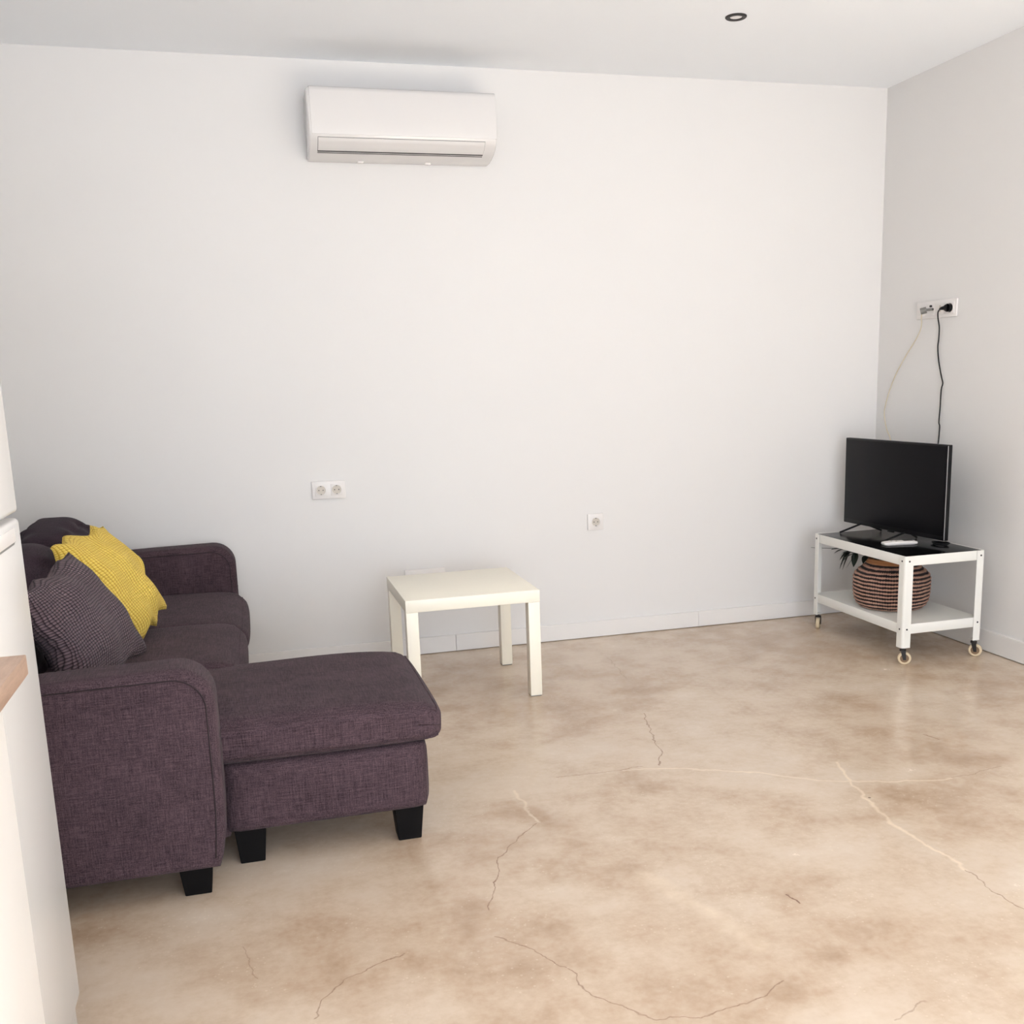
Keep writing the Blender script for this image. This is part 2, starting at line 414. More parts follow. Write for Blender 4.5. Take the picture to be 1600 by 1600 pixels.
# ================================================================== SETTING
H = 2.649
XL, YF = -4.27, -7.5
def struct(o): return tag(o, kind='structure')
struct(box('floor', (XL-.1, YF-.1, -.1), (.1, .1, 0), MAT['floor']))
struct(box('ceiling', (XL-.1, YF-.1, H), (.1, .1, H+.1), MAT['ceil']))
struct(box('wall_back', (XL-.1, 0, 0), (.1, .1, H), MAT['wall']))
bm = bmesh.new()   # right wall with the opening of a side door, outside the picture
add_box(bm, (0, -3.5, 0), (.1, 0, H)); add_box(bm, (0, YF-.1, 0), (.1, -5.3, H)); add_box(bm, (0, -5.3, 2.25), (.1, -3.5, H))
struct(from_bm('wall_right', bm, MAT['wall']))
struct(box('wall_left', (XL-.1, YF-.1, 0), (XL, 0, H), MAT['wall']))
bm = bmesh.new()   # wall behind the camera with the opening of the glazed doors
add_box(bm, (XL, YF-.1, 0), (-4.15, YF, H)); add_box(bm, (-1.35, YF-.1, 0), (0, YF, H)); add_box(bm, (-4.15, YF-.1, 2.3), (-1.35, YF, H))
struct(from_bm('wall_front', bm, MAT['wall']))
def baseboard(name, lo, hi, ax, joints=()):
    o = box(name, lo, hi, MAT['base'], bev=.002); struct(o); return o
bm = bmesh.new()
add_box(bm, (XL, -.013, 0.003), (-2.3015, 0, .083), .002); add_box(bm, (-2.3, -.013, 0.003), (-1.02, 0, .083), .002); add_box(bm, (-1.0195, -.013, .003), (0, 0, .083), .002)
struct(from_bm('baseboard_back', bm, MAT['base']))
bm = bmesh.new(); add_box(bm, (-.013, -3.2, .003), (0, -.0135, .1), .002); add_box(bm, (-.013, -3.5, .003), (0, -3.2015, .1), .002); add_box(bm, (-.013, YF, .003), (0, -5.3, .1), .002)
struct(from_bm('baseboard_right', bm, MAT['base']))

# ================================================================== SOFA
FEET = .085
def build_sofa():
    root = empty('corner_sofa', (-3.75, -1.15, 0), 'dark purple-brown fabric corner sofa with chaise on black block feet', 'sofa')
    Mi = Matrix.Translation(-root.location)
    S = MAT['sofa']
    def part(name, bm, mat=S, parent=root, **kw):
        bmesh.ops.transform(bm, matrix=Mi, verts=bm.verts[:]) if parent is root or parent.parent is root else None
        return from_bm(name, bm, mat, parent, **kw)
    def arm_poly(xr, off=0.0):
        xr, zt, xl, zb = xr-off, .622-off, -4.17+off, FEET
        R_ = .092-off*0.5
        p = [(xl, zb), (xr-.026+off*.3, zb), (xr-.015+off*.2, zb+.035)]
        p += [(xr-.005, zb+.09), (xr-.001, zb+.15), (xr, zb+.22), (xr, zb+.30)]
        p += arc(xr-R_, zt-R_, R_, 0, 90, 9)[0:]
        p += [(xr-.35, zt-.004), (xl, zt-.02)]
        return p
    for (y0, y1, xr) in ((-2.215, -2.065, -3.336), (-.185, -.035, -3.292)):
        bm = bmesh.new(); add_prism(bm, arm_poly(xr), 1, y0, y1, bev=.028, seg=5)
        a = part('armrest', bm, auto=50)
        # seams along the outline on both flat sides
        for ys in (y0-.0005, y1+.0005):
            pl_ = arm_poly(xr, .024)[2:]
            bm = bmesh.new(); add_tube(bm, [(x, ys, z) for x, z in pl_], .0018, 6)
            part('seam', bm, MAT['piping'], a, smooth=True)
        bm = bmesh.new(); add_tube(bm, [(xr-.003, y0+.035, .425), (xr+.0002, y0+.05, .425), (xr+.0002, y1-.05, .425), (xr-.003, y1-.035, .425)], .001, 6)
        part('seam', bm, MAT['piping'], a, smooth=True)
    # seat base between the arms
    bm = bmesh.new(); merge(bm, soft_box((-4.15, -2.055, FEET), (-3.325, -.19, .30), .03, 20))
    part('seat_base', bm, smooth=True)
    # backrest frame
    bm = bmesh.new(); merge(bm, soft_box((-4.2, -2.21, FEET), (-4.02, -.04, .70), .05, 16))
    part('backrest', bm, smooth=True)
    # chaise base
    bm = bmesh.new()
    merge(bm, soft_box((-3.347, -2.060, .105), (-2.79, -1.46, .308), .022, 14, puff=(.016, .012, 0)))
    part('chaise_base', bm, smooth=True)
    # seat cushions
    def fr(p, u):
        if u[0] > 0: p.z -= .02*u[0]**6*(1 if u[2] > 0 else 0)
        return p
    for (x1, y0, y1, z0, z1, sd) in ((-3.262, -.905, -.20, .305, .432, 1), (-3.272, -1.545, -.908, .312, .450, 2)):
        a = ((-4.02, y0, z0), (x1, y1, z1), .046); kw = dict(puff=(.012, .0, .012), wob=.002, seed=sd, fn=fr)
        bm = bmesh.new(); merge(bm, soft_box(*a, 22, **kw)); c = part('seat_cushion', bm, smooth=True)
        bm = bmesh.new(); edge_piping(bm, *a, .0030, [(-.2, -1, 1), (1, -1, 1), (1, 1, 1), (-.2, 1, 1)], **kw)
        part('piping', bm, S, c, smooth=True)
    def fch(p, u):
        if u[0] > 0: p.z -= .018*u[0]**8*(1 if u[2] > 0 else 0)
        p.z += .004*math.sin(9*p.x+1)*math.cos(7*p.y) if u[2] > 0 else 0
        return p
    a = ((-4.02, -2.082, .310), (-2.745, -1.448, .428), .034); kw = dict(puff=(.008, .010, .012), wob=.0015, seed=5, fn=fch)
    bm = bmesh.new(); merge(bm, soft_box(*a, 30, **kw)); c = part('chaise_cushion', bm, smooth=True)
    for z, path in ((1, [(0, -1, 1), (1, -1, 1), (1, 1, 1), (0, 1, 1)]), (-1, [(0, -1, -1), (1, -1, -1), (1, 1, -1)])):
        bm = bmesh.new(); edge_piping(bm, *a, .0028, path, **kw); part('piping', bm, S, c, smooth=True)
    # loose back cushions
    def slump(k, ph):
        def fn(p, u):
            p.x += -.10*(p.z+.2)        # lean back
            if u[2] > 0:
                p.z -= .075*(abs(u[1])**2.2)*u[2]
            w_ = math.sin(34*p.z+13*p.y+2.2*math.sin(9*p.y+ph)+ph)
            p.x += .013*max(0, w_)**2+.007*math.sin(41*p.y-23*p.z+ph)*(.5+.5*math.sin(11*p.z+ph))
            p.z += .006*math.sin(16*p.y+ph)*(1 if u[2] > 0 else 0)
            return p
        return fn
    for i, (y0, y1, zt, xo) in enumerate(((-.83, -.20, .805, 0), (-1.45, -.84, .80, .0), (-2.05, -1.46, .78, -.05))):
        bm = bmesh.new(); merge(bm, soft_box((-4.03+xo, y0, .445), (-3.80+xo, y1, zt), .085, 44, puff=(.03, .0, .01), seed=i, fn=slump(i, i*2.1)))
        c = part('back_cushion', bm, MAT['backp_shaded'], smooth=True)
    # feet
    for (x, y) in ((-3.425, -2.13), (-3.425, -.11), (-4.1, -2.13), (-4.1, -.11), (-3.285, -1.985), (-2.845, -1.985), (-3.285, -1.53), (-2.845, -1.53)):
        t = bmesh.new(); bmesh.ops.create_cube(t, size=1)
        ht = FEET+.005 if x < -3.3 else .112
        for v in t.verts:
            w = .043 if v.co.z > 0 else .033
            v.co = Vector((x+math.copysign(w, v.co.x), y+math.copysign(w, v.co.y), ht if v.co.z > 0 else 0))
        bmesh.ops.bevel(t, geom=t.edges[:], offset=.002, segments=1, affect='EDGES')
        part('foot', t, MAT['legblack'])
    return root
build_sofa()

# ================================================================== THROW PILLOWS
def pillow(name, label, mat, A, B, C, D, th, seed=0, pinch=.10, flip=1, crush=.01, blunt=.05):
    """A top near, B top far, C bottom far, D bottom near (corners)"""
    A, B, C, D = map(Vector, (A, B, C, D)); n = 34
    org = (A+B+C+D)/4; nrm = ((C-A).cross(B-D)).normalized()*flip
    me_bm = bmesh.new(); uvl = me_bm.loops.layers.uv.new('UVMap'); rnd = random.Random(seed)
    ph = [rnd.uniform(0, 6) for _ in range(6)]
    grids = []
    for side in (1, -1):
        g = []
        for i in range(n+1):
            row = []
            for j in range(n+1):
                u, v = i/n*2-1, j/n*2-1
                # edges pulled in between the corners
                uu = u*(1-pinch*(1-v*v)*abs(u)**1.5); vv = v*(1-pinch*(1-u*u)*abs(v)**1.5)
                rc = 1-blunt*(u*v)**4; uu *= rc; vv *= rc     # blunt corners
                s, t_ = (uu+1)/2, (vv+1)/2
                p = A*(1-s)*(1-t_)+B*s*(1-t_)+C*s*t_+D*(1-s)*t_
                hgt = th*((1-u*u)**.55)*((1-v*v)**.55)
                crease = .010*math.sin(5*u+3*v+ph[0])*math.sin(4*v-3*u+ph[1]) + .005*math.sin(13*u+ph[2]+4*v)*(abs(v)**2)
                hgt = hgt*(1+.12*math.sin(3*u+ph[3])*math.sin(3*v+ph[4])) + crease*(1-u**4)*(1-v**4)
                p = p + nrm*side*hgt
                ew = max(u*u, v*v)**3*crush*(1-(u*v)**2)     # crumpled hem
                p += (B-A).normalized()*ew*math.sin(7*v+ph[2]) + (C-B).normalized()*ew*math.sin(8*u+ph[5]) + nrm*ew*1.2*math.sin(6*u-5*v+ph[0])
                row.append((p-org, (i/n, j/n)))
            g.append(row)
        grids.append(g)
    vs0 = [[me_bm.verts.new(c[0]) for c in row] for row in grids[0]]
    vs1 = [[vs0[i][j] if i in (0, n) or j in (0, n) else me_bm.verts.new(grids[1][i][j][0]) for j in range(n+1)] for i in range(n+1)]
    for V, rev in ((vs0, False), (vs1, True)):
        for i in range(n):
            for j in range(n):
                q = [(i, j), (i+1, j), (i+1, j+1), (i, j+1)]
                if rev: q = q[::-1]
                f = me_bm.faces.new([V[a][b] for a, b in q])
                for lp, (a, b) in zip(f.loops, q): lp[uvl].uv = (a/n, b/n)
    me = bpy.data.meshes.new(name); bmesh.ops.recalc_face_normals(me_bm, faces=me_bm.faces[:]); me_bm.to_mesh(me); me_bm.free(); me.materials.append(mat)
    o = link(name, me, None, True); o.location = org
    tag(o, label, 'pillow')
    return o
pillow('throw_pillow', 'mustard yellow corduroy-knit throw pillow leaning on the sofa back cushions', MAT['yellow'],
       (-3.838, -1.34, .832), (-3.715, -.93, .846), (-3.520, -1.00, .535), (-3.605, -1.24, .468), .062, 3, pinch=.05, crush=.020, blunt=.075)
pillow('throw_pillow', 'dark grey waffle-knit throw pillow beside the near armrest, in front of the yellow one', MAT['greyknit'],
       (-3.815, -1.90, .79), (-3.745, -1.50, .842), (-3.550, -1.46, .495), (-3.70, -1.93, .47), .085, 8, pinch=.08, crush=.010, blunt=.05)

# ================================================================== SIDE TABLE
def build_table():
    t = empty('side_table', (-2.6558, -.8444, 0), 'small square cream-white side table standing against the back wall', 'table', -.0033)
    S, T = .55, .05
    box('tabletop', (0, 0, .4005), (S, S, .45), MAT['cream'], t, bev=.0015)
    for x, y in ((0, 0), (S-T, 0), (0, S-T), (S-T, S-T)):
        l = box('leg', (x+.0008, y+.0008, .004), (x+T-.0008, y+T-.0008, .40), MAT['cream'], t, bev=.0015)
        box('glide', (x+.004, y+.004, 0), (x+T-.004, y+T-.004, .004), MAT['grey'], l)
build_table()

# ================================================================== TELEVISION CART
CX0, CX1, CY0, CY1 = -.502, -.093, -1.003, -.256     # outer plan
ZT, ZL = .488, .078
def build_cart():
    t = empty('media_cart', ((CX0+CX1)/2, (CY0+CY1)/2, 0), 'low white metal media cart with black top on beige casters in the corner', 'cart')
    ox, oy = t.location.x, t.location.y
    hx, hy = (CX1-CX0)/2, (CY1-CY0)/2
    W = MAT['cart']
    def frame(z0, z1, plate, lip):
        bm = bmesh.new(); th = .004
        add_box(bm, (-hx+.004, -hy+.004, z0), (-hx+.004+th, hy-.004, z1), .0015); add_box(bm, (hx-.004-th, -hy+.004, z0), (hx-.004, hy-.004, z1), .0015)
        add_box(bm, (-hx+.004, -hy+.004, z0), (hx-.004, -hy+.004+th, z1), .0015); add_box(bm, (-hx+.004, hy-.004-th, z0), (hx-.004, hy-.004, z1), .0015)
        add_box(bm, (-hx+.006, -hy+.006, plate-.003), (hx-.006, hy-.006, plate))
        return bm
    f = from_bm('top_frame', frame(.445, ZT, ZT-.006, 0), W, t, auto=40)
    box('top_panel', (-hx+.012, -hy+.012, ZT-.0055), (hx-.012, hy-.012, ZT-.0005), MAT['blackglass'], t, bev=.001)['label'] = 'glossy black top panel'
    from_bm('lower_shelf', frame(.140, .184, .183, 0), W, t, auto=40)
    for sx in (-1, 1):
        for sy in (-1, 1):
            # rounded angle-section leg, wraps the corner outside both frames
            w, th, r = .042, .003, .012
            out = []
            out += [(w, 0)] + [(r, 0)] + [(r-r*math.sin(a), r-r*math.cos(a)) for a in [PI/2*k/6 for k in range(7)]] + [(0, w)]
            inn = [(w, th), (r, th)] + [(r-(r-th)*math.sin(a), r-(r-th)*math.cos(a)) for a in [PI/2*k/6 for k in range(7)]] + [(th, w)]
            poly = out + inn[::-1]
            P2 = [(sx*(hx-a), sy*(hy-b)) for a, b in poly]
            bm = bmesh.new(); b2 = bmesh.new()
            A = [b2.verts.new((x, y, ZL)) for x, y in P2]; B = [b2.verts.new((x, y, ZT+.0005)) for x, y in P2]; n = len(P2)
            for k in range(n): b2.faces.new((A[k], A[(k+1) % n], B[(k+1) % n], B[k]))
            m = len(out)
            for k in range(m-1):
                b2.faces.new((A[k], A[k+1], A[n-2-k], A[n-1-k])) if n-2-k > k+1 else None
                b2.faces.new((B[k], B[k+1], B[n-2-k], B[n-1-k])) if n-2-k > k+1 else None
            merge(bm, b2)
            # small foot plate carrying the caster
            add_box(bm, (min(sx*(hx-.003), sx*(hx-.035)), min(sy*(hy-.003), sy*(hy-.035)), ZL), (max(sx*(hx-.003), sx*(hx-.035)), max(sy*(hy-.003), sy*(hy-.035)), ZL+.003))
            leg = from_bm('leg', bm, W, t, auto=35)
            for z in (.466, .162):
                for ax in (0, 1):
                    bm = bmesh.new()
                    if ax == 0: add_cyl(bm, (sx*(hx+.001), sy*(hy-.022), z), (sx*(hx-.004), sy*(hy-.022), z), .0042, 12)
                    else: add_cyl(bm, (sx*(hx-.022), sy*(hy+.001), z), (sx*(hx-.022), sy*(hy-.004), z), .0042, 12)
                    from_bm('bolt', bm, MAT['darksteel'], leg, auto=30)
            # caster
            c = Vector((sx*(hx-.020), sy*(hy-.020), 0)); R_ = .0285
            cst = None
            bm = bmesh.new()
            add_cyl(bm, (c.x, c.y, ZL), (c.x, c.y, ZL-.010), .007, 12); add_cyl(bm, (c.x, c.y, ZL-.008), (c.x, c.y, ZL-.016), .014, 16)
            ang = {(-1, -1): -.55, (1, -1): -.75, (-1, 1): .9, (1, 1): 0}[(sx, sy)]
            ax_ = Vector((math.cos(ang+PI/2), math.sin(ang+PI/2), 0)); fwd = Vector((math.cos(ang), math.sin(ang), 0))
            wc = c + fwd*.008 + Vector((0, 0, R_))
            for s in (-1, 1):
                q = c + ax_*s*.0135
                M2 = Matrix.Translation((0, 0, 0))
                t1 = bmesh.new()
                pts = [q + Vector((0, 0, ZL-.013)) - fwd*.010, q + Vector((0, 0, ZL-.013)) + fwd*.012, wc + ax_*s*.0135 + fwd*.007 - Vector((0, 0, .006)), wc + ax_*s*.0135 - fwd*.006 - Vector((0, 0, .006))]
                Aq = [t1.verts.new(p - ax_*.001) for p in pts]; Bq = [t1.verts.new(p + ax_*.001) for p in pts]
                t1.faces.new(Aq); t1.faces.new(Bq[::-1])
                for k in range(4): t1.faces.new((Aq[k], Bq[k], Bq[(k+1) % 4], Aq[(k+1) % 4]))
                merge(bm, t1)
            cst = from_bm('caster', bm, MAT['darksteel'], t, auto=30)
            Mw = Matrix.Translation(wc) @ ax_.to_track_quat('Z', 'Y').to_matrix().to_4x4()
            bm = bmesh.new(); add_lathe(bm, [(.019, -.009), (R_-.003, -.009), (R_, -.006), (R_, .006), (R_-.003, .009), (.019, .009)], 32, Mw, close=True)
            from_bm('wheel', bm, MAT['rubber'], cst, auto=40)
            bm = bmesh.new(); add_lathe(bm, [(0, -.0105), (.006, -.0105), (.0065, -.006), (.0195, -.006), (.0195, .006), (.0065, .006), (.006, .0105), (0, .0105)], 24, Mw)
            from_bm('hub', bm, MAT['hubtan'], cst, auto=40)
build_cart()

# ================================================================== TELEVISION
def build_tv():
    a = -1.502; t = empty('television', (-.252, -.53, .4875), 'black flat-screen television with splayed feet on the media cart', 'television', a)
    # local x runs along the screen (towards the camera), local -y faces the viewer
    w, h, z0 = .365, .429, .034
    box('housing', (-w, -.004, z0), (w, .022, z0+h), MAT['blackplastic'], t, bev=.003)
    box('screen', (-w+.007, -.0055, z0+.020), (w-.007, -.0035, z0+h-.007), MAT['screen'], t, bev=.0005)
    box('side_trim', (w-.0005, -.0035, z0+.004), (w+.001, -.0005, z0+h-.004), MAT['silver'], t)['label'] = 'thin silver side edge'
    bm = bmesh.new()
    t1 = soft_box((-.27, .02, z0+.03), (.30, .055, z0+.27), .012, 8); merge(bm, t1)
    from_bm('rear_housing', bm, MAT['blackplastic'], t, smooth=True)
    box('sensor', (-.018, -.006, z0-.006), (.022, .004, z0+.002), MAT['blackplastic'], t, bev=.001)
    for x, o in ((-.225, .035), (.105, -.035)):
        bm = bmesh.new()
        add_tube(bm, [(x, .004, z0+.008), (x-.012, -.118, .0045)], .0048, 6); add_tube(bm, [(x, .012, z0+.008), (x+o, .095, .0045)], .0048, 6)
        from_bm('foot', bm, MAT['blackplastic'], t, auto=50)
build_tv()

# remote control
def build_remote():
    p0 = Vector((-.412, -.705)); p1 = Vector((-.255, -.728)); d = p1-p0
    t = empty('remote_control', (p0.x, p0.y, .4875), 'white remote control with small dark display lying on the black cart top', 'remote control', math.atan2(d.y, d.x))
    L = d.length; bm = bmesh.new(); merge(bm, soft_box((0, -.024, 0), (L, .024, .017), .0078, 8, puff=(.002, 0, .002)))
    from_bm('body', bm, MAT['plastic'], t, smooth=True)
    box('display', (L*.60, -.013, .0172), (L*.88, .013, .0195), MAT['acdark'], t, bev=.001)
    for k in range(2):
        for j in (-1, 1):
            bm = bmesh.new(); add_cyl(bm, (L*(.22+.15*k), j*.009, .016), (L*(.22+.15*k), j*.009, .0203), .0042, 12); from_bm('button', bm, MAT['socketin'], t, auto=30)
build_remote()

# black power lead lying behind the remote on the cart top
bm = bmesh.new(); pts = []
for k in range(46):
    a = k*.42; rr = .045+.007*math.sin(k*.9)
    pts.append((-.175+rr*.55*math.cos(a), -.80+rr*math.sin(a)*1.1, .4905+.0002*k))
add_tube(bm, smooth_pts(pts, 3), .0028, 6)
tag(from_bm('power_lead', bm, MAT['blackplastic'], smooth=True), 'coiled black power lead on the cart top below the television screen', 'cable')

# ================================================================== BASKET + PLANT
def build_basket():
    c = (-.318, -.645, .1835)
    t = empty('woven_basket', c, 'round belly basket woven in dark and tan stripes on the lower cart shelf', 'basket')
    base = [(0, 0), (.132, 0), (.158, .010), (.174, .032), (.181, .065), (.183, .095), (.183, .135), (.177, .158), (.158, .178), (.134, .197), (.122, .212)]
    pr = smooth_pts([(r*.955, 0, z) for r, z in base], 8)
    prof = [(p.x, p.z) for p in pr]
    prof = [(r+(.0022*math.sin(z*2*PI/.0175+1.2) if z > .004 else 0), z) for r, z in prof]
    inner = [(max(r-.008, 0), z) for r, z in prof[::-1] if z > .008] + [(0, .009)]
    bm = bmesh.new(); add_lathe(bm, prof + inner, 64)
    from_bm('body', bm, MAT['basket'], t, smooth=True)
    bm = bmesh.new()
    for z, r in ((.214, .114), (.226, .112)):
        add_lathe(bm, [(r+.0075*math.cos(2*PI*k/10), z+.0075*math.sin(2*PI*k/10)) for k in range(10)], 64, close=True)
    o = from_bm('rim', bm, MAT['rim'], t, smooth=True); o['label'] = 'tan plaited rim'
build_basket()
def build_plant():
    c = Vector((-.318, -.645, .1935))
    t = empty('potted_plant', c, 'dark green leafy plant spilling out of the striped basket', 'plant')
    bm = bmesh.new(); add_lathe(bm, [(0, 0), (.07, 0), (.088, .15), (.082, .15), (.076, .13), (0, .13)], 28)
    from_bm('nursery_pot', bm, MAT['blackplastic'], t, auto=40)
    rnd = random.Random(4)
    def leaf(base, tip, droop, w, mat, bend=0):
        base, tip = Vector(base), Vector(tip); n = 8; d = tip-base; side = d.cross(Vector((0, 0, 1))).normalized()
        bm = bmesh.new(); rows = []
        for i in range(n+1):
            s = i/n; p = base + d*s + Vector((0, 0, -droop*s*s + droop*.15*math.sin(PI*s)))
            ww = w*math.sin(PI*min(1, s*.93+.07))**.8 + .0004
            rows.append([bm.verts.new(p+side*ww*k + Vector((0, 0, abs(k)*ww*.35))) for k in (-1, 0, 1)])
        for A, B in zip(rows[:-1], rows[1:]):
            for k in (0, 1): bm.faces.new((A[k], A[k+1], B[k+1], B[k]))
        bmesh.ops.solidify(bm, geom=bm.faces[:], thickness=.0008)
        return from_bm('leaf', bm, mat, t, smooth=True)
    L = MAT['leaf']
    top = lambda x, y, z: (x-c.x, y-c.y, z-c.z)
    # stems from the pot to the neck, then out over the rim
    for (a, dst) in ((2.3, (-.40, -.42, .425)), (2.0, (-.42, -.47, .428)), (2.7, (-.44, -.53, .424)), (1.6, (-.30, -.42, .430)), (3.3, (-.44, -.62, .428))):
        bm = bmesh.new(); s0 = Vector((.03*math.cos(a), .03*math.sin(a), .13)); e = Vector(top(*dst))
        add_tube(bm, smooth_pts([s0, Vector((e.x*.55, e.y*.55, .235)), e], 6), .003, 6); from_bm('stem', bm, L, t, smooth=True)
    specs = [((-.40,-.42,.425), (-.405,-.255,.408), .010, .019, L), ((-.40,-.42,.425), (-.44,-.34,.415), .02, .015, L),
             ((-.42,-.47,.428), (-.445,-.40,.40), .03, .013, L), ((-.44,-.53,.424), (-.485,-.47,.395), .03, .014, L),
             ((-.40,-.42,.425), (-.40,-.33,.36), .05, .005, L), ((-.42,-.47,.428), (-.425,-.395,.37), .05, .0045, L),
             ((-.42,-.47,.428), (-.455,-.43,.37), .03, .006, MAT['leafpale']), ((-.40,-.42,.425), (-.42,-.36,.395), .01, .007, MAT['leafpale']),
             ((-.30,-.42,.430), (-.30,-.30,.410), .02, .016, L), ((-.44,-.53,.424), (-.47,-.56,.385), .02, .016, L),
             ((-.44,-.62,.428), (-.485,-.66,.41), .01, .014, L), ((-.42,-.47,.428), (-.38,-.38,.425), .01, .018, L),
             ((-.44,-.53,.424), (-.46,-.45,.425), .01, .018, L), ((-.40,-.42,.425), (-.37,-.30,.425), .012, .016, L),
             ((-.44,-.53,.424), (-.475,-.505,.35), .0, .010, L), ((-.42,-.47,.428), (-.46,-.47,.415), .02, .016, L)]
    for b, tp, dr, w, m in specs: leaf(top(*b), top(*tp), dr, w, m)
    bm = bmesh.new(); add_tube(bm, smooth_pts([top(-.40,-.42,.425), top(-.40,-.28,.408), top(-.42,-.09,.385)], 6), .0011, 5)
    from_bm('tendril', bm, L, t, smooth=True)
build_plant()

# ================================================================== AIR CONDITIONER
def build_ac():
    x0, x1 = -2.853, -2.053
    t = empty('air_conditioner', ((x0+x1)/2, 0, 2.20), 'white split air conditioner mounted high on the back wall', 'air conditioner')
    cx = (x0+x1)/2; w = .40
    # side profile (y, z); z from 0 to .295
    prof = [(-.002, .295), (-.155, .297)] + arc(-.165, .272, .024, 90, 175, 6) + [(-.196, .20), (-.2, .135), (-.197, .110), (-.185, .088), (-.16, .068), (-.125, .053), (-.08, .042), (-.04, .036), (-.002, .036)]
    bm = bmesh.new(); add_prism(bm, prof, 0, -w, w, bev=.010, seg=3); from_bm('body', bm, MAT['acgloss'], t, auto=25)
    # front panel: thin skin proud of the body
    pf = [(-.150, .298), (-.156, .3005)] + arc(-.165, .274, .027, 95, 172, 6) + [(-.1985, .20), (-.2025, .135), (-.2005, .110), (-.1955, .110), (-.19, .2), (-.16, .29)]
    bm = bmesh.new(); add_prism(bm, pf, 0, -w+.012, w-.0015, bev=.001, seg=1); from_bm('front_panel', bm, MAT['acgloss'], t, auto=25)
    # outlet recess and louver on the curved lower front
    def band(za, zb, off, th, xa, xb, name, mat, pr=None):
        pts = [(-.2, .135), (-.197, .110), (-.185, .088), (-.16, .068), (-.125, .053), (-.08, .042)]
        def at(z):
            for (ya, z1), (yb, z2) in zip(pts[:-1], pts[1:]):
                if z2 <= z <= z1: f = (z1-z)/(z1-z2); return ya+(yb-ya)*f
            return -.08
        zs = [za+(zb-za)*i/8 for i in range(9)]
        o_ = [(at(z)-off*.6, z-off*.8) for z in zs]; i_ = [(at(z)+th, z+th) for z in zs][::-1]
        bm = bmesh.new(); add_prism(bm, o_+i_, 0, xa, xb); return from_bm(name, bm, mat, t, auto=30)
    band(.100, .051, .0006, .004, -.364, .347, 'outlet_recess', MAT['acdark'])
    band(.0992, .0590, .0035, .003, -.3625, .3455, 'louver', MAT['acgloss'])
    for x in (-.175, .12):
        box('clip', (x-.012, -.045, .030), (x+.012, -.025, .042), MAT['plastic'], t, bev=.002)
build_ac()

# ================================================================== CEILING DOWNLIGHT
t = empty('ceiling_downlight', (-1.239, -.826, H), 'round recessed downlight with black ring in the ceiling', 'light')
bm = bmesh.new(); add_lathe(bm, [(.0235, -.0015), (.027, -.006), (.038, -.006), (.0415, -.003), (.0415, 0), (.0235, 0)], 48, close=True)
from_bm('trim_ring', bm, MAT['acdark'], t, auto=40)
bm = bmesh.new(); add_lathe(bm, [(0, -.002), (.0235, -.002), (.0235, -.0004), (0, -.0004)], 32); from_bm('lens', bm, MAT['frost'], t, auto=40)

# ================================================================== SOCKETS
def schuko(parent, cx, cz):
    """socket insert: local x along wall, y out of the wall is negative"""
    ins = box('socket_insert', (cx-.0265, -.0125, cz-.0265), (cx+.0265, -.004, cz+.0265), MAT['plastic'], parent, bev=.0015)
    # round well
    Mx = Matrix.Translation((cx, -.0127, cz)) @ Matrix.Rotation(PI/2, 4, 'X')
    bm = bmesh.new(); add_lathe(bm, [(.0215, .0025), (.0228, .0022), (.0232, .0), (.0205, 0), (.0205, .0018)], 32, Mx, close=True)
    from_bm('ring', bm, MAT['plastic'], ins, smooth=True)
    bm = bmesh.new(); add_lathe(bm, [(0, .0005), (.0205, .0005), (.0205, -.0002), (0, -.0002)], 32, Mx); from_bm('well', bm, MAT['socketin'], ins, auto=30)
    for s in (-1, 1):
        bm = bmesh.new(); add_cyl(bm, (cx+s*.0095, -.0133, cz), (cx+s*.0095, -.0128, cz), .0026, 12); from_bm('pin_hole', bm, MAT['acdark'], ins)
        box('earth_contact', (cx-.003, -.0155, cz+s*.0185-.002), (cx+.003, -.0125, cz+s*.0185+.002), MAT['grey'], ins)
def socket_plate(loc, rz, nmod, name, label):
    t = empty(name, loc, label, 'socket', rz); W = .071*nmod+.010
    bm = bmesh.new(); add_box(bm, (-W/2, -.010, -.0405), (W/2, 0, .0405), .0025, 2); from_bm('faceplate', bm, MAT['plastic'], t, auto=40)
    return t, [-.071*(nmod-1)/2+.071*k for k in range(nmod)]
t, xs = socket_plate((-2.858, 0, .820), 0, 2, 'wall_socket', 'white double wall socket above the far arm of the sofa')
for x in xs: schuko(t, x, 0)
t, xs = socket_plate((-1.573, 0, .587), 0, 1, 'wall_socket', 'single white wall socket between side table and media cart')
for x in xs: schuko(t, x, 0)
# four-gang plate on the right wall (local x -> -y world: rotate so that -y local faces -x world)
t, xs = socket_plate((0, -.468, 1.556), -PI/2, 4, 'wall_socket', 'long white four-gang socket plate on the right wall above the television')
box('blank_insert', (xs[0]-.0265, -.0125, -.0265), (xs[0]+.0265, -.004, .0265), MAT['plastic'], t, bev=.0015)
box('slot', (xs[0]-.002, -.0135, -.004), (xs[0]+.002, -.012, .004), MAT['grey'], t)
ins = box('antenna_insert', (xs[1]-.0265, -.0125, -.0265), (xs[1]+.0265, -.004, .0265), MAT['plastic'], t, bev=.0015)
for dx, dz in ((.004, .016), (.018, .001)):
    bm = bmesh.new(); add_cyl(bm, (xs[1]+dx, -.012, dz), (xs[1]+dx, -.020, dz), .0052, 16); from_bm('antenna_port', bm, MAT['acdark'], ins, auto=30)
sw = box('switch_insert', (xs[2]-.0265, -.0125, -.0265), (xs[2]+.0265, -.004, .0265), MAT['plastic'], t, bev=.0015)
box('label_strip', (xs[2]-.008, -.0135, -.014), (xs[2]+.004, -.012, .016), MAT['socketin'], sw, bev=.001)
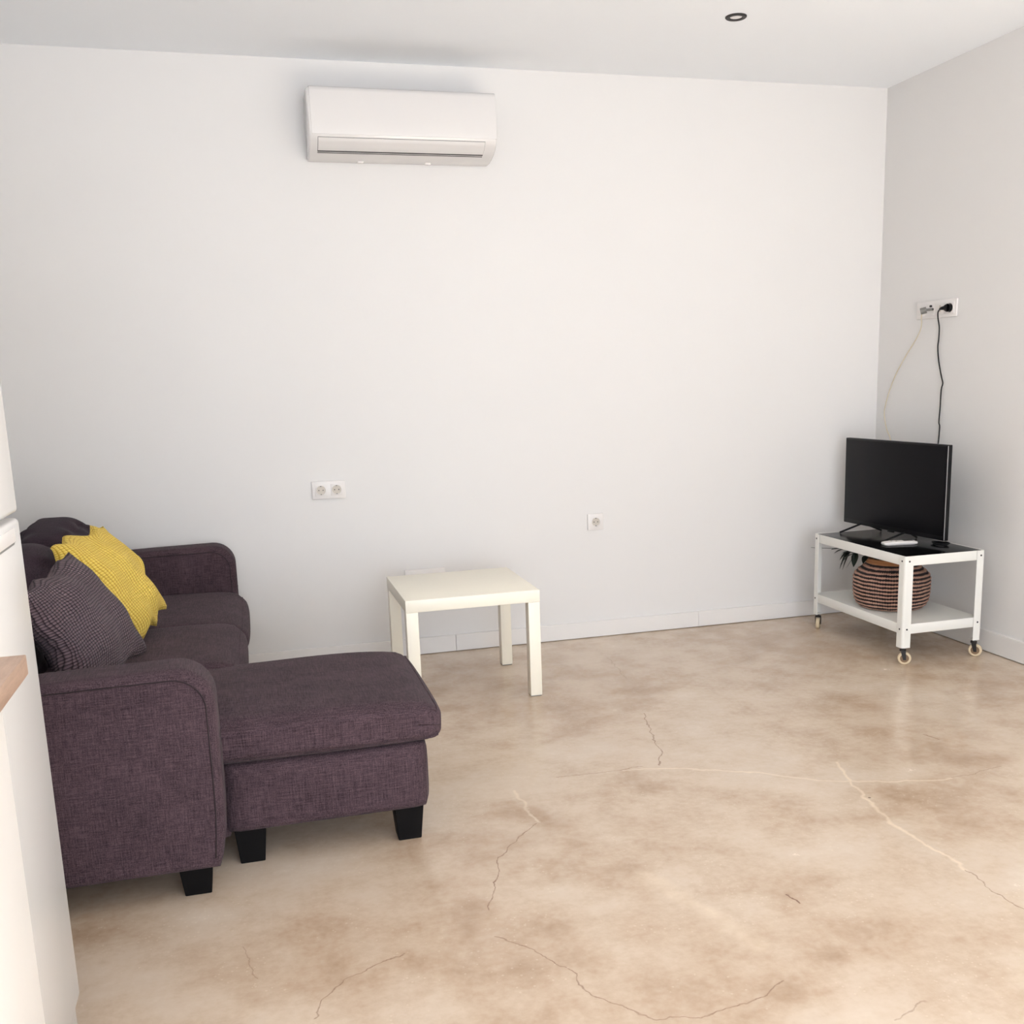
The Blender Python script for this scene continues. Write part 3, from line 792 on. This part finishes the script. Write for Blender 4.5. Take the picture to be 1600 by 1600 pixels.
schuko(t, xs[3], 0)

# blank cover plate low on the back wall behind the side table
tag(box('cover_plate', (-2.531, -.014, .30), (-2.338, 0, .419), MAT['plastic'], bev=.003), 'blank white cover plate on the wall right behind the side table', 'cover plate')

# ================================================================== CABLES
def wp(y, z, o=.008): return (-o, y, z)
t = empty('power_cable', (0, -.58, 1.56), 'black power cable plugged into the right wall, hanging behind the television', 'cable')
lc = lambda p: (p[0], p[1]+.58, p[2]-1.56)
ys = -.5745
bm = bmesh.new()
add_cyl(bm, lc((-.012, ys, 1.556)), lc((-.030, ys, 1.556)), .0185, 24); add_cyl(bm, lc((-.030, ys, 1.556)), lc((-.040, ys+.008, 1.556)), .0185, 24, .012)
add_tube(bm, smooth_pts([lc((-.036, ys+.006, 1.556)), lc((-.042, ys+.022, 1.555)), lc((-.040, ys+.038, 1.552))], 5), .0105, 12, taper=lambda s: 1-.55*s)
from_bm('plug', bm, MAT['blackplastic'], t, auto=45)
pts = [(-.041, -.545, 1.554), (-.036, -.520, 1.541), (-.025, -.506, 1.515), (-.013, -.503, 1.47), (-.008, -.496, 1.42), (-.008, -.492, 1.38), (-.008, -.500, 1.33), (-.008, -.513, 1.285),
       (-.008, -.530, 1.24), (-.008, -.541, 1.211), (-.008, -.532, 1.18), (-.008, -.530, 1.10), (-.008, -.526, 1.03), (-.008, -.533, 1.006), (-.010, -.531, .926), (-.02, -.53, .80), (-.06, -.54, .66), (-.11, -.56, .61), (-.15, -.57, .60)]
bm = bmesh.new(); add_tube(bm, smooth_pts([lc(p) for p in pts], 5), .0032, 8); from_bm('cord', bm, MAT['blackplastic'], t, smooth=True)

t = empty('antenna_cable', (0, -.41, 1.55), 'thin cream antenna cable with grey plug curving down the right wall', 'cable')
lc = lambda p: (p[0], p[1]+.41, p[2]-1.55)
bm = bmesh.new(); add_cyl(bm, lc((-.012, -.4505, 1.557)), lc((-.045, -.440, 1.555)), .006, 14)
add_cyl(bm, lc((-.043, -.441, 1.555)), lc((-.062, -.424, 1.549)), .0155, 18); 
from_bm('plug', bm, MAT['grey'], t, auto=40)
pts = [(-.058, -.430, 1.545), (-.056, -.424, 1.52), (-.040, -.405, 1.490), (-.022, -.370, 1.460), (-.010, -.320, 1.418), (-.006, -.24, 1.343), (-.006, -.168, 1.258), (-.006, -.12, 1.18), (-.006, -.085, 1.095), (-.006, -.081, 1.047), (-.006, -.106, .978), (-.006, -.137, .937), (-.010, -.16, .88), (-.05, -.22, .78), (-.10, -.27, .73), (-.15, -.32, .70)]
bm = bmesh.new(); add_tube(bm, smooth_pts([lc(p) for p in pts], 6), .0022, 8); from_bm('cord', bm, MAT['creamcable'], t, smooth=True)

# ================================================================== FRIDGE, WORKTOP, BASE CABINET
def build_fridge():
    XF, Y1, Y0 = -3.632, -2.695, -3.225
    t = empty('refrigerator', (-3.5, (Y0+Y1)/2, 0), 'tall white two-door refrigerator at the left edge in front of the sofa', 'refrigerator')
    ox, oy = -3.5, (Y0+Y1)/2
    L = lambda lo, hi: ((lo[0]-ox, lo[1]-oy, lo[2]), (hi[0]-ox, hi[1]-oy, hi[2]))
    lo, hi = L((-4.25, Y0, .012), (XF-.062, Y1, 1.86)); box('cabinet', lo, hi, MAT['fridge'], t, bev=.006)
    for z0, z1, hz in ((.085, 1.074, 1), (1.084, 1.86, 0)):
        bm = bmesh.new(); lo, hi = L((XF-.060, Y0, z0), (XF, Y1, z1))
        add_box(bm, lo, hi, .009, 4); d = from_bm('door', bm, MAT['fridge'], t, auto=40)
        if hz:
            # recessed grip along the top of the lower door
            lo, hi = L((XF-.012, Y0+.10, z1-.038), (XF+.0015, Y1-.055, z1-.012)); h = box('handle', lo, hi, MAT['plastic'], d, bev=.0012)
            lo, hi = L((XF-.010, Y0+.115, z1-.042), (XF+.0004, Y1-.065, z1-.038)); box('grip_shade_strip', lo, hi, MAT['grey'], d)  # grey strip on the door, painted as the shade under the grip
    lo, hi = L((-4.2, Y0+.01, .0), (XF-.010, Y1-.012, .080)); box('plinth', lo, hi, MAT['fridge'], t, bev=.004)
build_fridge()
t = empty('base_cabinet', (-3.9, -4.1, 0), 'white base cabinet under the wooden worktop at the left edge', 'cabinet')
box('carcass', (-.33, -.8, .10), (.31, .86, .906), MAT['cab'], t)
for k in range(2):
    d = box('door', (.311, -.795+k*.83, .105), (.330, -.008+k*.83, .903), MAT['cab'], t, bev=.0015)
    
box('plinth', (-.30, -.8, 0), (.27, .86, .10), MAT['cab'], t)
tag(box('worktop', (-4.262, -4.93, .907), (-3.540, -3.232, .936), MAT['wood'], bev=.0015), 'light brown wood-look worktop beside the white refrigerator', 'worktop')
